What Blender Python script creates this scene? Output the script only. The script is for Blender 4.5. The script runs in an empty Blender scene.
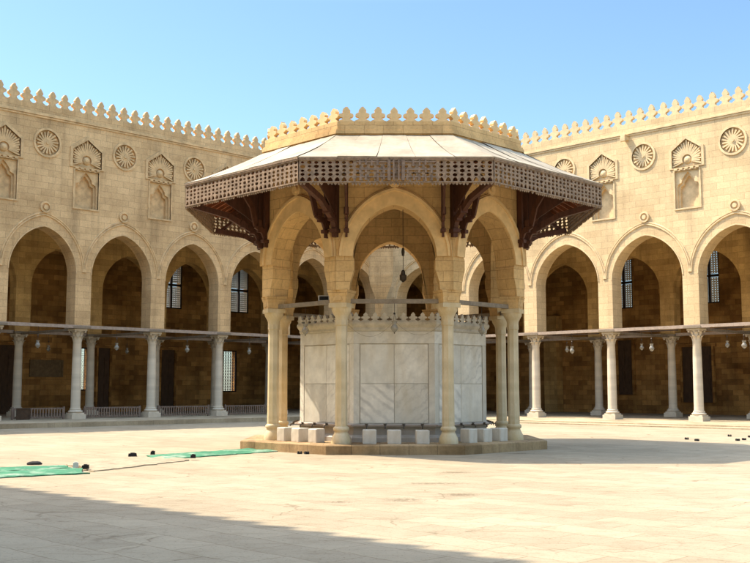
import bpy, math, random
from mathutils import Vector, Matrix
from mathutils.geometry import tessellate_polygon
random.seed(7)
SC = bpy.context.scene
COL = SC.collection
PI = math.pi
R2 = math.sqrt(2)
SUN_EL = math.radians(55.5)
SUN_TO = Vector((-.952, .306, 0)).normalized()      # horizontal direction towards the sun

# ------------------------------------------------------------------ materials
class NT:
    def __init__(s, name):
        s.m = bpy.data.materials.new(name); s.m.use_nodes = True
        s.t = s.m.node_tree; s.n = s.t.nodes; s.l = s.t.links
        s.b = s.n['Principled BSDF']
        s.b.inputs['Specular IOR Level'].default_value = .25
    def node(s, typ, **kw):
        n = s.n.new(typ)
        for k, v in kw.items():
            if k.startswith('in_'):
                key = k[3:]
                key = int(key) if key.isdigit() else key.replace('_', ' ')
                n.inputs[key].default_value = v
            else: setattr(n, k, v)
        return n
    def link(s, a, b): s.l.new(a, b)
    def coord(s, kind='Object', scale=None, rot=None):
        c = s.node('ShaderNodeTexCoord').outputs[kind]
        if scale or rot:
            mp = s.node('ShaderNodeMapping')
            if scale: mp.inputs['Scale'].default_value = scale
            if rot: mp.inputs['Rotation'].default_value = rot
            s.link(c, mp.inputs['Vector']); c = mp.outputs[0]
        return c
    def noise(s, vec, scale, detail=5, rough=.6, dist=0):
        n = s.node('ShaderNodeTexNoise')
        n.inputs['Scale'].default_value = scale; n.inputs['Detail'].default_value = detail
        n.inputs['Roughness'].default_value = rough; n.inputs['Distortion'].default_value = dist
        s.link(vec, n.inputs['Vector']); return n.outputs['Fac']
    def ramp(s, fac, stops):
        r = s.node('ShaderNodeValToRGB'); e = r.color_ramp.elements
        while len(e) < len(stops): e.new(.5)
        for el, (p, c) in zip(e, stops):
            el.position = p
            el.color = (c, c, c, 1) if isinstance(c, (int, float)) else (*c, 1)
        s.link(fac, r.inputs['Fac']); return r.outputs['Color']
    def mix(s, a, b, fac=1.0, mode='MULTIPLY'):
        m = s.node('ShaderNodeMix', data_type='RGBA', blend_type=mode)
        for inp, v in ((m.inputs[0], fac), (m.inputs[6], a), (m.inputs[7], b)):
            if hasattr(v, 'is_output') or isinstance(v, bpy.types.NodeSocket): s.link(v, inp)
            elif isinstance(v, (int, float)): inp.default_value = v
            else: inp.default_value = (*v, 1)
        return m.outputs[2]
    def math(s, op, a, b=None, c=None):
        m = s.node('ShaderNodeMath', operation=op)
        for i, v in enumerate((a, b, c)):
            if v is None: continue
            if isinstance(v, bpy.types.NodeSocket): s.link(v, m.inputs[i])
            else: m.inputs[i].default_value = v
        return m.outputs[0]
    def bump(s, h, strength=.3, dist=.02, prev=None):
        b = s.node('ShaderNodeBump'); b.inputs['Strength'].default_value = strength
        b.inputs['Distance'].default_value = dist
        s.link(h, b.inputs['Height'])
        if prev is not None: s.link(prev, b.inputs['Normal'])
        return b.outputs[0]
    def done(s, col, rough=.85, normal=None, metal=0):
        if isinstance(col, bpy.types.NodeSocket): s.link(col, s.b.inputs['Base Color'])
        else: s.b.inputs['Base Color'].default_value = (*col, 1)
        s.b.inputs['Roughness'].default_value = rough; s.b.inputs['Metallic'].default_value = metal
        if normal is not None: s.link(normal, s.b.inputs['Normal'])
        return s.m

def masonry(name, col, bw=.66, bh=.31, var=.16, mort=.72, streak=.35, stain=.4, bump=.35):
    t = NT(name); uv = t.coord('UV'); ob = t.coord('Object')
    br = t.node('ShaderNodeTexBrick', offset=.5)
    br.inputs['Scale'].default_value = 1; br.inputs['Brick Width'].default_value = bw
    br.inputs['Row Height'].default_value = bh; br.inputs['Mortar Size'].default_value = .008
    br.inputs['Mortar Smooth'].default_value = .5; br.inputs['Bias'].default_value = 0
    br.inputs['Color1'].default_value = (1 - var, 1 - var * 1.15, 1 - var * 1.35, 1)
    br.inputs['Color2'].default_value = (1 + var * .5, 1 + var * .45, 1 + var * .35, 1)
    br.inputs['Mortar'].default_value = (mort, mort * .95, mort * .9, 1)
    wob = t.noise(uv, 1.3, 3)
    wv = t.node('ShaderNodeVectorMath', operation='MULTIPLY_ADD')
    cx = t.node('ShaderNodeCombineXYZ'); t.link(wob, cx.inputs[0]); t.link(t.noise(uv, 1.9, 2), cx.inputs[1])
    t.link(cx.outputs[0], wv.inputs[0]); wv.inputs[1].default_value = (.05, .03, 0); t.link(uv, wv.inputs[2])
    t.link(wv.outputs[0], br.inputs['Vector'])
    c = t.mix(br.outputs['Color'], col)
    n1 = t.noise(ob, .45, 6, .62)
    c = t.mix(c, t.ramp(n1, [(.3, (1 - stain, 1 - stain * 1.1, 1 - stain * 1.25)), (.58, 1.0), (1, 1.08)]))
    st = t.noise(t.coord('UV', scale=(1.3, .13, 1)), 1.0, 5, .65)
    c = t.mix(c, t.ramp(st, [(.28, 1 - streak), (.52, 1.0)]))
    fine = t.noise(ob, 14, 6, .7)
    c = t.mix(c, t.ramp(fine, [(.25, .78), (.6, 1.03)]))
    h = t.math('ADD', t.math('MULTIPLY', br.outputs['Fac'], -.6), t.math('MULTIPLY', fine, .55))
    return t.done(c, .9, t.bump(h, bump, .02))

def marble(name, base, vein, vs=1.6, amt=.6, rough=.45, stain=.0, dirtcol=(.55, .42, .22)):
    t = NT(name); uv = t.coord('UV'); ob = t.coord('Object')
    w = t.node('ShaderNodeTexWave', wave_type='BANDS', bands_direction='DIAGONAL')
    w.inputs['Scale'].default_value = vs; w.inputs['Distortion'].default_value = 9
    w.inputs['Detail'].default_value = 5; w.inputs['Detail Scale'].default_value = 1.4
    w.inputs['Detail Roughness'].default_value = .65
    t.link(uv, w.inputs['Vector'])
    slab = t.noise(t.coord('UV', scale=(.0131, .0173, 1)), 1.0, 1)
    v = t.ramp(w.outputs['Fac'], [(0, 1), (.22, .35), (.5, 0), (1, 0)])
    s2 = t.noise(t.coord('UV', scale=(.0171, .0119, 1)), 1.7, 0)
    v = t.math('MULTIPLY', v, t.math('MULTIPLY', t.ramp(t.noise(uv, 1.1, 4), [(.35, 0), (.65, 1)]), t.math('MULTIPLY', t.ramp(s2, [(.38, .12), (.6, 1)]), amt)))
    c = t.mix(base, vein, v, 'MIX')
    c = t.mix(c, t.ramp(t.noise(uv, 2.6, 6, .65), [(.3, .8), (.65, 1.05)]))
    c = t.mix(c, t.ramp(slab, [(.35, .78), (.65, 1.06)]))
    if stain:
        d = t.noise(t.coord('Object', scale=(2.2, 2.2, .5)), 1.2, 6, .65)
        c = t.mix(c, dirtcol, t.math('MULTIPLY', t.ramp(d, [(.42, 0), (.68, 1)]), stain), 'MIX')
    return t.done(c, rough, t.bump(t.noise(ob, 20, 4), .08, .01))

def wood(name, col, scale=(6, 6, .8), var=.45, rough=.75):
    t = NT(name); ob = t.coord('Object', scale=scale)
    n = t.noise(ob, 2.2, 6, .65, .6)
    c = t.mix(col, t.ramp(n, [(.25, 1 - var), (.65, 1.12)]))
    return t.done(c, rough, t.bump(n, .3, .01))

def plain(name, col, rough=.7, metal=0, var=.25, ns=5):
    t = NT(name); n = t.noise(t.coord('Object'), ns, 5, .65)
    return t.done(t.mix(col, t.ramp(n, [(.28, 1 - var), (.66, 1.05)])), rough, t.bump(n, .15, .01), metal)

M = {}
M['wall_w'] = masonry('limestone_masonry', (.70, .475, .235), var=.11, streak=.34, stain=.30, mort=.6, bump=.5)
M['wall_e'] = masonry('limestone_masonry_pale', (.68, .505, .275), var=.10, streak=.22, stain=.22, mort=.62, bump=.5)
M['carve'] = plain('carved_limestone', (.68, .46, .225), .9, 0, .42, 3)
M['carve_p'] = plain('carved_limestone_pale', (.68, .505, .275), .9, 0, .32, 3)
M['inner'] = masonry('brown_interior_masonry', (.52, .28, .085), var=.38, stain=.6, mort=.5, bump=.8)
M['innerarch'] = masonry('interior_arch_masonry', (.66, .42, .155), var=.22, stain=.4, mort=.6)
M['pav'] = masonry('pavilion_masonry', (.72, .48, .21), bw=.5, bh=.27, var=.10, stain=.32, streak=.32, mort=.62, bump=.5)
M['pavtrim'] = plain('pavilion_arch_stone', (.74, .51, .24), .9, 0, .3, 2.5)
M['column'] = marble('column_marble', (.70, .59, .42), (.44, .36, .25), 1.2, .45, .5, .35, (.42, .36, .27))
M['pavcol'] = marble('yellowed_column_marble', (.66, .53, .32), (.38, .28, .15), .9, .5, .5, .7, (.46, .31, .12))
M['slab'] = marble('veined_marble_slab', (.72, .65, .51), (.40, .35, .28), 2.2, .75, .45, .65, (.50, .41, .27))
def striped():
    t = NT('striped_marble_slab'); uv = t.coord('UV'); ob = t.coord('Object')
    w = t.node('ShaderNodeTexWave', wave_type='BANDS', bands_direction='DIAGONAL'); t.link(t.coord('UV', rot=(0, 0, PI / 2 + .12)), w.inputs['Vector'])
    for k, v in (('Scale', 1.9), ('Distortion', 5.0), ('Detail', 6), ('Detail Scale', 1.1)): w.inputs[k].default_value = v
    v = t.math('MULTIPLY', t.ramp(w.outputs['Fac'], [(0, 1), (.3, .5), (.6, 0)]), t.math('MULTIPLY', t.ramp(t.noise(uv, 1.4, 4), [(.35, .1), (.65, 1)]), .6))
    c = t.mix((.70, .62, .48), (.33, .28, .22), v, 'MIX')
    return t.done(t.mix(c, t.ramp(t.noise(uv, 3, 6, .65), [(.3, .8), (.65, 1.05)])), .45)
M['stripe'] = striped()
M['slabdark'] = marble('wet_grey_marble', (.40, .34, .26), (.2, .18, .15), 1.5, .5, .4, .5, (.25, .2, .13))
M['seat'] = marble('white_marble_block', (.70, .62, .48), (.42, .37, .30), 1.6, .5, .5, .9, (.45, .38, .28))
M['crest'] = plain('carved_marble', (.52, .45, .33), .6, 0, .3, 6)
M['platform'] = masonry('platform_stone', (.46, .32, .165), bw=.7, bh=.5, var=.25, stain=.55, streak=.55, mort=.45, bump=1.0)
M['fascia'] = wood('weathered_pierced_wood', (.29, .20, .125), (4, 4, 4), .65)
M['fasciadark'] = wood('old_brown_pierced_wood', (.24, .165, .11), (4, 4, 4), .6)
M['timber'] = wood('dark_red_brown_timber', (.085, .032, .017), (5, 5, 1), .5, .6)
M['soffit'] = wood('red_brown_soffit_boards', (.24, .08, .032), (2, 2, 2), .5, .7)
M['beam'] = wood('weathered_beam', (.34, .26, .19), (3, 3, 3), .3)
M['beamgrey'] = wood('grey_brown_beam', (.23, .18, .12), (3, 3, 3), .35)
M['darkwood'] = wood('dark_ceiling_timber', (.07, .04, .02), (2, 2, 2), .5)
M['fence'] = wood('brown_railing_wood', (.20, .14, .10), (5, 5, 2), .4)
M['shutter'] = plain('pale_plaster_grille', (.70, .68, .62), .8, 0, .12)
M['darkframe'] = plain('dark_window_frame', (.03, .02, .014), .7)
M['doorwood'] = wood('nearly_black_door_wood', (.085, .048, .025), (3, 3, 1), .4)
M['panel'] = plain('carved_brown_panel', (.2, .13, .06), .8, 0, .4, 6)
M['metal'] = plain('dark_lamp_metal', (.05, .035, .022), .5, .6)
M['chain'] = plain('chain_metal', (.09, .07, .05), .5, .7)
M['black'] = plain('black_cloth', (.022, .02, .018), .85, 0, .5, 9)
M['palebox'] = plain('pale_plastic', (.6, .57, .5), .5)

def glass():
    t = NT('clouded_lamp_glass')
    t.b.inputs['Transmission Weight'].default_value = .6
    return t.done((.45, .41, .32), .25)
M['glass'] = glass()

def canvas():
    t = NT('cream_roof_sheet'); ob = t.coord('Object')
    n = t.noise(ob, .9, 6, .65); f = t.noise(ob, 9, 5, .7)
    c = t.mix((.35, .29, .195), t.ramp(n, [(.3, (.66, .64, .6)), (.6, 1.04)]))
    c = t.mix(c, t.ramp(f, [(.3, .85), (.6, 1.02)]))
    return t.done(c, .8, t.bump(n, .35, .05))
M['canvas'] = canvas()

def ground_mat():
    t = NT('worn_limestone_paving'); ob = t.coord('Object')
    rot = t.coord('Object', rot=(0, 0, PI / 4))
    br = t.node('ShaderNodeTexBrick', offset=.5)
    for k, v in (('Scale', 1), ('Brick Width', 1.1), ('Row Height', .55), ('Mortar Size', .012), ('Mortar Smooth', .6)):
        br.inputs[k].default_value = v
    br.inputs['Color1'].default_value = (.88, .865, .85, 1); br.inputs['Color2'].default_value = (1.05, 1.05, 1.05, 1)
    br.inputs['Mortar'].default_value = (.74, .69, .62, 1)
    wv = t.node('ShaderNodeVectorMath', operation='MULTIPLY_ADD'); cv = t.node('ShaderNodeCombineXYZ')
    t.link(t.noise(ob, 1.1, 3), cv.inputs[0]); t.link(t.noise(rot, 1.4, 3), cv.inputs[1]); t.link(cv.outputs[0], wv.inputs[0])
    wv.inputs[1].default_value = (.12, .12, 0); t.link(rot, wv.inputs[2]); t.link(wv.outputs[0], br.inputs['Vector'])
    c = t.mix(br.outputs['Color'], (.322, .262, .168))
    n = t.noise(ob, .22, 7, .62)
    c = t.mix(c, t.ramp(n, [(.3, (.86, .845, .82)), (.55, 1.0), (.8, 1.05)]))
    m = t.noise(ob, 2.1, 8, .72)
    c = t.mix(c, t.ramp(m, [(.28, (.80, .77, .73)), (.5, 1.0), (.8, 1.06)]))
    lng = t.noise(t.coord('Object', scale=(.35, 2.4, 1), rot=(0, 0, -.05)), 2.2, 7, .7)
    c = t.mix(c, t.ramp(lng, [(.30, (.74, .70, .65)), (.46, 1.0)]))
    vo = t.node('ShaderNodeTexVoronoi', feature='DISTANCE_TO_EDGE'); vo.inputs['Scale'].default_value = .55
    wc = t.node('ShaderNodeVectorMath', operation='MULTIPLY_ADD'); t.link(cv.outputs[0], wc.inputs[0]); wc.inputs[1].default_value = (.9, .9, 0); t.link(ob, wc.inputs[2]); t.link(wc.outputs[0], vo.inputs['Vector'])
    crk = t.math('MULTIPLY', t.ramp(vo.outputs['Distance'], [(0, 1), (.012, 0)]), t.ramp(t.noise(ob, .5, 3), [(.48, 0), (.6, .8)]))
    c = t.mix(c, t.mix(c, (.5, .44, .37)), crk, 'MIX')
    sp = t.noise(ob, 26, 4, .7)
    c = t.mix(c, t.ramp(sp, [(.29, (.50, .45, .39)), (.44, 1.0)]))
    # worn places where the surface has broken away
    sepx = t.node('ShaderNodeSeparateXYZ'); t.link(ob, sepx.inputs[0])
    brk = t.noise(t.coord('Object', scale=(1, 2.2, 1)), 13, 8, .8)
    tot = None
    for (px, py, rx, ry) in ((1.55, 20.1, 1.0, .55), (.45, 15.2, .9, .8), (1.3, 15.9, .9, .7), (.25, 22.1, .55, .4), (-.5, 14.9, .6, .4), (1.0, 17.8, 1.6, .5), (3.6, 26.0, 1.2, .5)):
        dx = t.math('DIVIDE', t.math('SUBTRACT', sepx.outputs[0], px), rx)
        dy = t.math('DIVIDE', t.math('SUBTRACT', sepx.outputs[1], py), ry)
        d = t.math('SQRT', t.math('ADD', t.math('MULTIPLY', dx, dx), t.math('MULTIPLY', dy, dy)))
        w = t.math('MULTIPLY', t.math('MAXIMUM', t.math('SUBTRACT', 1.3, d), 0), .3)
        tot = w if tot is None else t.math('MAXIMUM', tot, w)
    k = t.math('ADD', brk, t.math('SUBTRACT', tot, .375))
    mask = t.ramp(k, [(.45, 0), (.50, 1)])
    mask = t.math('MULTIPLY', mask, t.math('MINIMUM', t.math('MULTIPLY', tot, 8), 1))
    c = t.mix(c, t.mix(c, (.46, .40, .33)), mask, 'MIX')
    h = t.math('ADD', t.math('ADD', t.math('MULTIPLY', br.outputs['Fac'], -.4), t.math('MULTIPLY', m, 1.2)), t.math('MULTIPLY', mask, -1.2))
    nb = t.bump(h, .35, .03)
    return t.done(c, .88, t.bump(sp, .25, .01, nb))
M['ground'] = ground_mat()
M['floor'] = masonry('arcade_paving', (.44, .35, .22), bw=.8, bh=.8, var=.12, stain=.3)

def mat_green():
    t = NT('green_matting'); ob = t.coord('Object')
    n = t.noise(ob, 5, 7, .7); p = t.noise(ob, 1.6, 6, .7)
    c = t.mix((.045, .165, .085), t.ramp(n, [(.3, .62), (.65, 1.25)]))
    c = t.mix(c, (.28, .33, .24), t.ramp(p, [(.50, 0), (.66, .85)]), 'MIX')
    return t.done(c, .95, t.bump(n, .5, .03))
M['green'] = mat_green()
def mat_faded():
    t = NT('faded_dusty_matting'); ob = t.coord('Object')
    n = t.noise(ob, 3, 7, .72)
    c = t.mix((.315, .255, .165), t.ramp(n, [(.3, (.62, .58, .55)), (.62, 1.08)]))
    return t.done(c, .95, t.bump(n, .5, .03))
M['faded'] = mat_faded()

# ------------------------------------------------------------------ mesh builder
class MB:
    def __init__(s): s.v = []; s.f = []; s.sm = []; s.off = []
    def face(s, pts, smooth=False, uvoff=(0, 0)):
        i = len(s.v); s.v += [tuple(p) for p in pts]
        s.f.append(tuple(range(i, i + len(pts)))); s.sm.append(smooth); s.off.append(uvoff)
    def grid(s, rows, closed=False, smooth=True):
        i = len(s.v); n = len(rows[0])
        for r in rows: s.v += [tuple(p) for p in r]
        for a in range(len(rows) - 1):
            for b in range(n if closed else n - 1):
                c = (b + 1) % n
                s.f.append((i + a * n + b, i + a * n + c, i + (a + 1) * n + c, i + (a + 1) * n + b))
                s.sm.append(smooth); s.off.append((0, 0))
    def hexa(s, p, uvoff=(0, 0)):            # 8 corners: bottom 4, top 4
        for q in ((0, 3, 2, 1), (4, 5, 6, 7), (0, 1, 5, 4), (1, 2, 6, 5), (2, 3, 7, 6), (3, 0, 4, 7)):
            s.face([p[k] for k in q], uvoff=uvoff)
    def box(s, c, size, rz=0, uvoff=(0, 0), taper=1):
        x, y, z = (a / 2 for a in size); m = Matrix.Rotation(rz, 3, 'Z'); c = Vector(c)
        P = [c + m @ Vector((sx * x * t, sy * y * t, sz * z)) for sz, t in ((-1, 1), (1, taper)) for sx, sy in ((-1, -1), (1, -1), (1, 1), (-1, 1))]
        s.hexa(P, uvoff)
    def bar(s, a, b, w, h, up=(0, 0, 1)):    # box along a->b, w sideways, h along up
        a = Vector(a); b = Vector(b); d = (b - a).normalized(); u = Vector(up)
        sd = d.cross(u)
        if sd.length < 1e-4: sd = Vector((1, 0, 0))
        sd.normalize(); u = sd.cross(d).normalized()
        P = []
        for q in (a, b):
            P += [q - sd * w / 2 - u * h / 2, q + sd * w / 2 - u * h / 2, q + sd * w / 2 + u * h / 2, q - sd * w / 2 + u * h / 2]
        s.hexa(P)
    def lathe(s, prof, c=(0, 0, 0), n=16, smooth=True, rot=0, sides=None):
        rows = []
        for r, z in prof:
            rows.append([(c[0] + r * math.cos(rot + 2 * PI * k / n), c[1] + r * math.sin(rot + 2 * PI * k / n), c[2] + z) for k in range(n)])
        s.grid(rows, True, smooth)
        s.face(rows[-1]); s.face(rows[0][::-1])
    def tube(s, path, r, n=6, smooth=True):
        rows = []
        for i, p in enumerate(path):
            p = Vector(p); d = (Vector(path[min(i + 1, len(path) - 1)]) - Vector(path[max(i - 1, 0)])).normalized()
            u = d.cross(Vector((0, 0, 1)))
            if u.length < 1e-3: u = d.cross(Vector((0, 1, 0)))
            u.normalize(); w = d.cross(u)
            rows.append([p + (u * math.cos(2 * PI * k / n) + w * math.sin(2 * PI * k / n)) * r for k in range(n)])
        s.grid(rows, True, smooth); s.face(rows[0]); s.face(rows[-1])
    def tess(s, loops, fn):
        L = [[Vector((p[0], p[1], 0)) for p in l] for l in loops]
        flat = [p for l in loops for p in l]
        for tri in tessellate_polygon(L): s.face([fn(*flat[k]) for k in tri])
    def plate(s, outer, holes, fa, fb, front_holes=(), back=True):
        """2D outline (x,z) with holes between surfaces fa and fb (each maps x,z to a point)."""
        s.tess([outer] + list(holes) + list(front_holes), fa)
        if back: s.tess([outer] + list(holes), fb)
        for l in [outer] + list(holes):
            for k in range(len(l)):
                a, b = l[k], l[(k + 1) % len(l)]
                s.face([fa(*a), fa(*b), fb(*b), fb(*a)])
    def build(s, name, mat, parent=None, weld=False):
        me = bpy.data.meshes.new(name); me.from_pydata(s.v, [], s.f); me.update()
        uv = me.uv_layers.new(name='UVMap')
        for p, sm, off in zip(me.polygons, s.sm, s.off):
            p.use_smooth = sm; n = p.normal
            if abs(n.z) > .8: t = Vector((1, 0, 0)); w = Vector((0, 1, 0))
            else:
                t = Vector((-n.y, n.x, 0)).normalized(); w = Vector((0, 0, 1))
            for li in p.loop_indices:
                c = me.vertices[me.loops[li].vertex_index].co
                uv.data[li].uv = (c.dot(t) + off[0], c.dot(w) + off[1])
        me.materials.append(M[mat] if isinstance(mat, str) else mat)
        o = bpy.data.objects.new(name, me); COL.objects.link(o)
        if parent: o.parent = parent
        return o

def tag(o, label=None, cat=None, group=None, kind=None):
    for k, v in (('label', label), ('category', cat), ('group', group), ('kind', kind)):
        if v: o[k] = v
    return o
def thing(name, label, cat, loc=(0, 0, 0), rz=0, group=None):
    o = bpy.data.objects.new(name, None); COL.objects.link(o); o.empty_display_size = .3
    o.location = loc; o.rotation_euler = (0, 0, rz)
    return tag(o, label, cat, group)
def kids(o): return [c for c in COL.objects if c.parent == o]
def copy_tree(o, parent=None, loc=None, rz=None):
    c = o.copy(); COL.objects.link(c)
    c.parent = parent if parent else o.parent
    if loc is not None: c.location = loc
    if rz is not None: c.rotation_euler = (0, 0, rz)
    for ch in kids(o): copy_tree(ch, c)
    return c

# ------------------------------------------------------------------ shapes shared by the buildings
def arch_pts(cx, hw, spring, apex, n=12):
    """pointed arch from left spring over the apex to the right spring"""
    rise = apex - spring; left = []
    for i in range(n + 1):
        a = PI / 2 * i / n; u = math.cos(a)
        left.append((cx - hw * u, spring + rise * (.87 * math.sin(a) + .13 * (1 - u))))
    return left + [(2 * cx - x, z) for x, z in left[-2::-1]]
MER = [(.5, 0), (.48, .07), (.39, .11), (.27, .18), (.21, .24), (.24, .29), (.36, .325), (.44, .38), (.46, .44), (.41, .51), (.28, .555), (.18, .60), (.235, .67), (.235, .73), (.16, .83), (.05, .94), (0, 1)]
def merlon_mesh(w, h, th, mat):
    o = [(x * w, z * h) for x, z in MER]; o = o + [(-x, z) for x, z in o[-2::-1]]
    m = MB(); m.plate(o, [], lambda x, z: (x, -th / 2, z), lambda x, z: (x, th / 2, z))
    return m.build('merlon', mat)
def merlon_row(par, w, h, th, mat, places):
    """a row of cut stone merlons: four slightly different stones, set by hand"""
    st = random.getstate(); random.seed(len(places)); protos = []
    for v in range(5):
        p = merlon_mesh(w, h, th, mat); me = p.data
        n_ = len(MER) * 2 - 1; tip = len(MER) - 1
        jit = {}
        for q in me.vertices:
            key = (round(q.co.x, 4), round(q.co.z, 4))
            if key not in jit: jit[key] = (random.uniform(-.016, .016) * w, random.uniform(-.014, .014) * h - (random.choice((0, .05, .13)) * h if q.co.z > h * .97 else 0))
            if q.co.z > .02: q.co.x += jit[key][0]; q.co.z += jit[key][1]
        protos.append(p)
    for k, (loc, rz) in enumerate(places):
        p = protos[k] if k < 5 else copy_tree(protos[random.randrange(5)], par)
        p.parent = par; p.location = loc
        p.rotation_euler = (random.uniform(-.02, .02), random.uniform(-.018, .018), rz + random.uniform(-.03, .03)); p.scale = (random.uniform(.96, 1.02), 1, random.uniform(.95, 1.04))
    random.setstate(st)
def circ(cx, cz, r, n=28): return [(cx + r * math.cos(2 * PI * k / n), cz + r * math.sin(2 * PI * k / n)) for k in range(n)]
def ribbon(mb, path, prof, y):
    """moulding along a 2D path; prof = (offset outwards, proudness)"""
    rows = []
    for i, (x, z) in enumerate(path):
        a = path[max(i - 1, 0)]; b = path[min(i + 1, len(path) - 1)]
        d = Vector((b[0] - a[0], b[1] - a[1])).normalized(); nx, nz = -d.y, d.x
        rows.append([(x + nx * o, y + p, z + nz * o) for o, p in prof])
    mb.grid(rows, False, False)

FA = .42          # facade plane in front of the column line
def niche_part(fy, mat, par):
    m = MB()
    # hood
    O = [(-.9, 12.1), (.9, 12.1), (.9, 13.07), (0, 13.68), (-.9, 13.07)]
    I = [(-.76, 12.16), (.76, 12.16), (.76, 12.98), (0, 13.5), (-.76, 12.98)]
    f = lambda y: (lambda x, z: (x, fy + y, z))
    m.plate(O, [I], f(.05), f(-.03))
    d = -.11
    m.tess([I], f(d))
    for k in range(5):
        a, b = I[k], I[(k + 1) % 5]; m.face([f(.06)(*a), f(.06)(*b), f(d)(*b), f(d)(*a)])
    c = Vector((0, 12.5))
    def reach(a):
        dv = Vector((math.cos(a), math.sin(a))); best = 9
        for k in range(5):
            p, q = Vector(I[k]), Vector(I[(k + 1) % 5]); e = q - p
            den = dv.x * e.y - dv.y * e.x
            if abs(den) < 1e-6: continue
            t = ((p.x - c.x) * e.y - (p.y - c.y) * e.x) / den; u = ((p.x - c.x) * dv.y - (p.y - c.y) * dv.x) / den
            if t > 0 and -1e-4 <= u <= 1.0001: best = min(best, t)
        return best
    for k in range(25):
        a = -.35 + (PI + .7) * k / 24; r1 = reach(a) - .025 - .05 * (k % 2)
        if r1 < .4: continue
        dv = Vector((math.cos(a), math.sin(a)))
        m.bar((c.x + dv.x * .25, fy + d + .04, c.y + dv.y * .25), (c.x + dv.x * r1, fy + d + .06 + .015 * (k % 2), c.y + dv.y * r1), .10, .075 , (-dv.y, 0, dv.x))
    m.lathe([(.2, 0), (.2, .04), (.13, .07), (.06, .12)], (0, 0, 0), 14)
    n = len(m.v)
    for k in range(n - (4 * 14 + 28), n):
        x, y, z = m.v[k]; m.v[k] = (x, fy + d + z, c.y + y)
    # lower recess with stepped inner arch
    O = [(-.7, 10.1), (.7, 10.1), (.7, 12.02), (-.7, 12.02)]
    I = [(-.63, 10.17), (.63, 10.17), (.63, 11.98), (-.63, 11.98)]
    m.plate(O, [I], f(.045), f(-.03))
    A1 = [(-.56, 10.2), (.56, 10.2), (.56, 11.2), (.52, 11.34), (.34, 11.42), (.30, 11.58), (.16, 11.76), (0, 11.92), (-.16, 11.76), (-.30, 11.58), (-.34, 11.42), (-.52, 11.34), (-.56, 11.2)]
    A2 = [(x * .84, 10.22 + (z - 10.2) * .90) for x, z in A1]
    d1, d2, d3 = -.06, -.18, -.34
    m.tess([I, A1], f(d1)); m.tess([A1, A2], f(d2)); m.tess([A2], f(d3))
    for L_, y0, y1 in ((I, .04, d1), (A1, d1, d2), (A2, d2, d3)):
        for k in range(len(L_)):
            a, b = L_[k], L_[(k + 1) % len(L_)]; m.face([f(y0)(*a), f(y0)(*b), f(y1)(*b), f(y1)(*a)])
    for k in range(5):                                     # small dentils under the hood
        m.box((-.56 + .28 * k, fy + .03, 12.06), (.16, .12, .07))
    return m.build('niche', mat, par)
NICHE_HOLES = lambda x: [[(x + a, b) for a, b in ((-.82, 12.13), (.82, 12.13), (.82, 13.02), (0, 13.58), (-.82, 13.02))],
                         [(x + a, b) for a, b in ((-.65, 10.14), (.65, 10.14), (.65, 12.0), (-.65, 12.0))]]
def roundel_part(fy, z0, mat, par):
    m = MB(); f = lambda y: (lambda x, z: (x, fy + y, z))
    m.plate(circ(0, z0, .70, 36), [circ(0, z0, .6, 36)], f(.05), f(-.03))
    d = -.08
    m.tess([circ(0, z0, .62, 36)], f(d))
    c6 = circ(0, z0, .6, 36)
    for k in range(36):
        a, b = c6[k], c6[(k + 1) % 36]; m.face([f(.05)(*a), f(.05)(*b), f(d)(*b), f(d)(*a)])
    for k in range(18):
        a = 2 * PI * k / 18
        p = Vector((math.cos(a), math.sin(a))); q = Vector((math.cos(a + .22), math.sin(a + .22)))
        m.bar((p.x * .17, fy + d + .04, z0 + p.y * .17), (q.x * (.56 - .05 * (k % 2)), fy + d + .05, z0 + q.y * (.56 - .05 * (k % 2))), .10, .075, (-p.y, 0, p.x))
    m.plate(circ(0, z0, .17, 16), [], f(d + .10), f(d))
    m.plate(circ(0, z0, .08, 12), [], f(d + .14), f(d + .1))
    return m.build('roundel', mat, par)
def boss_part(fy, mat, par):
    m = MB(); f = lambda y: (lambda x, z: (x, fy + y, z))
    m.plate(circ(0, 0, .27, 20), [circ(0, 0, .19, 20)], f(.09), f(-.02))
    m.plate(circ(0, 0, .11, 12), [], f(.09), f(-.02)); m.plate(circ(0, 0, .2, 16), [], f(.02), f(-.02))
    return m.build('boss', mat, par)

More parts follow.
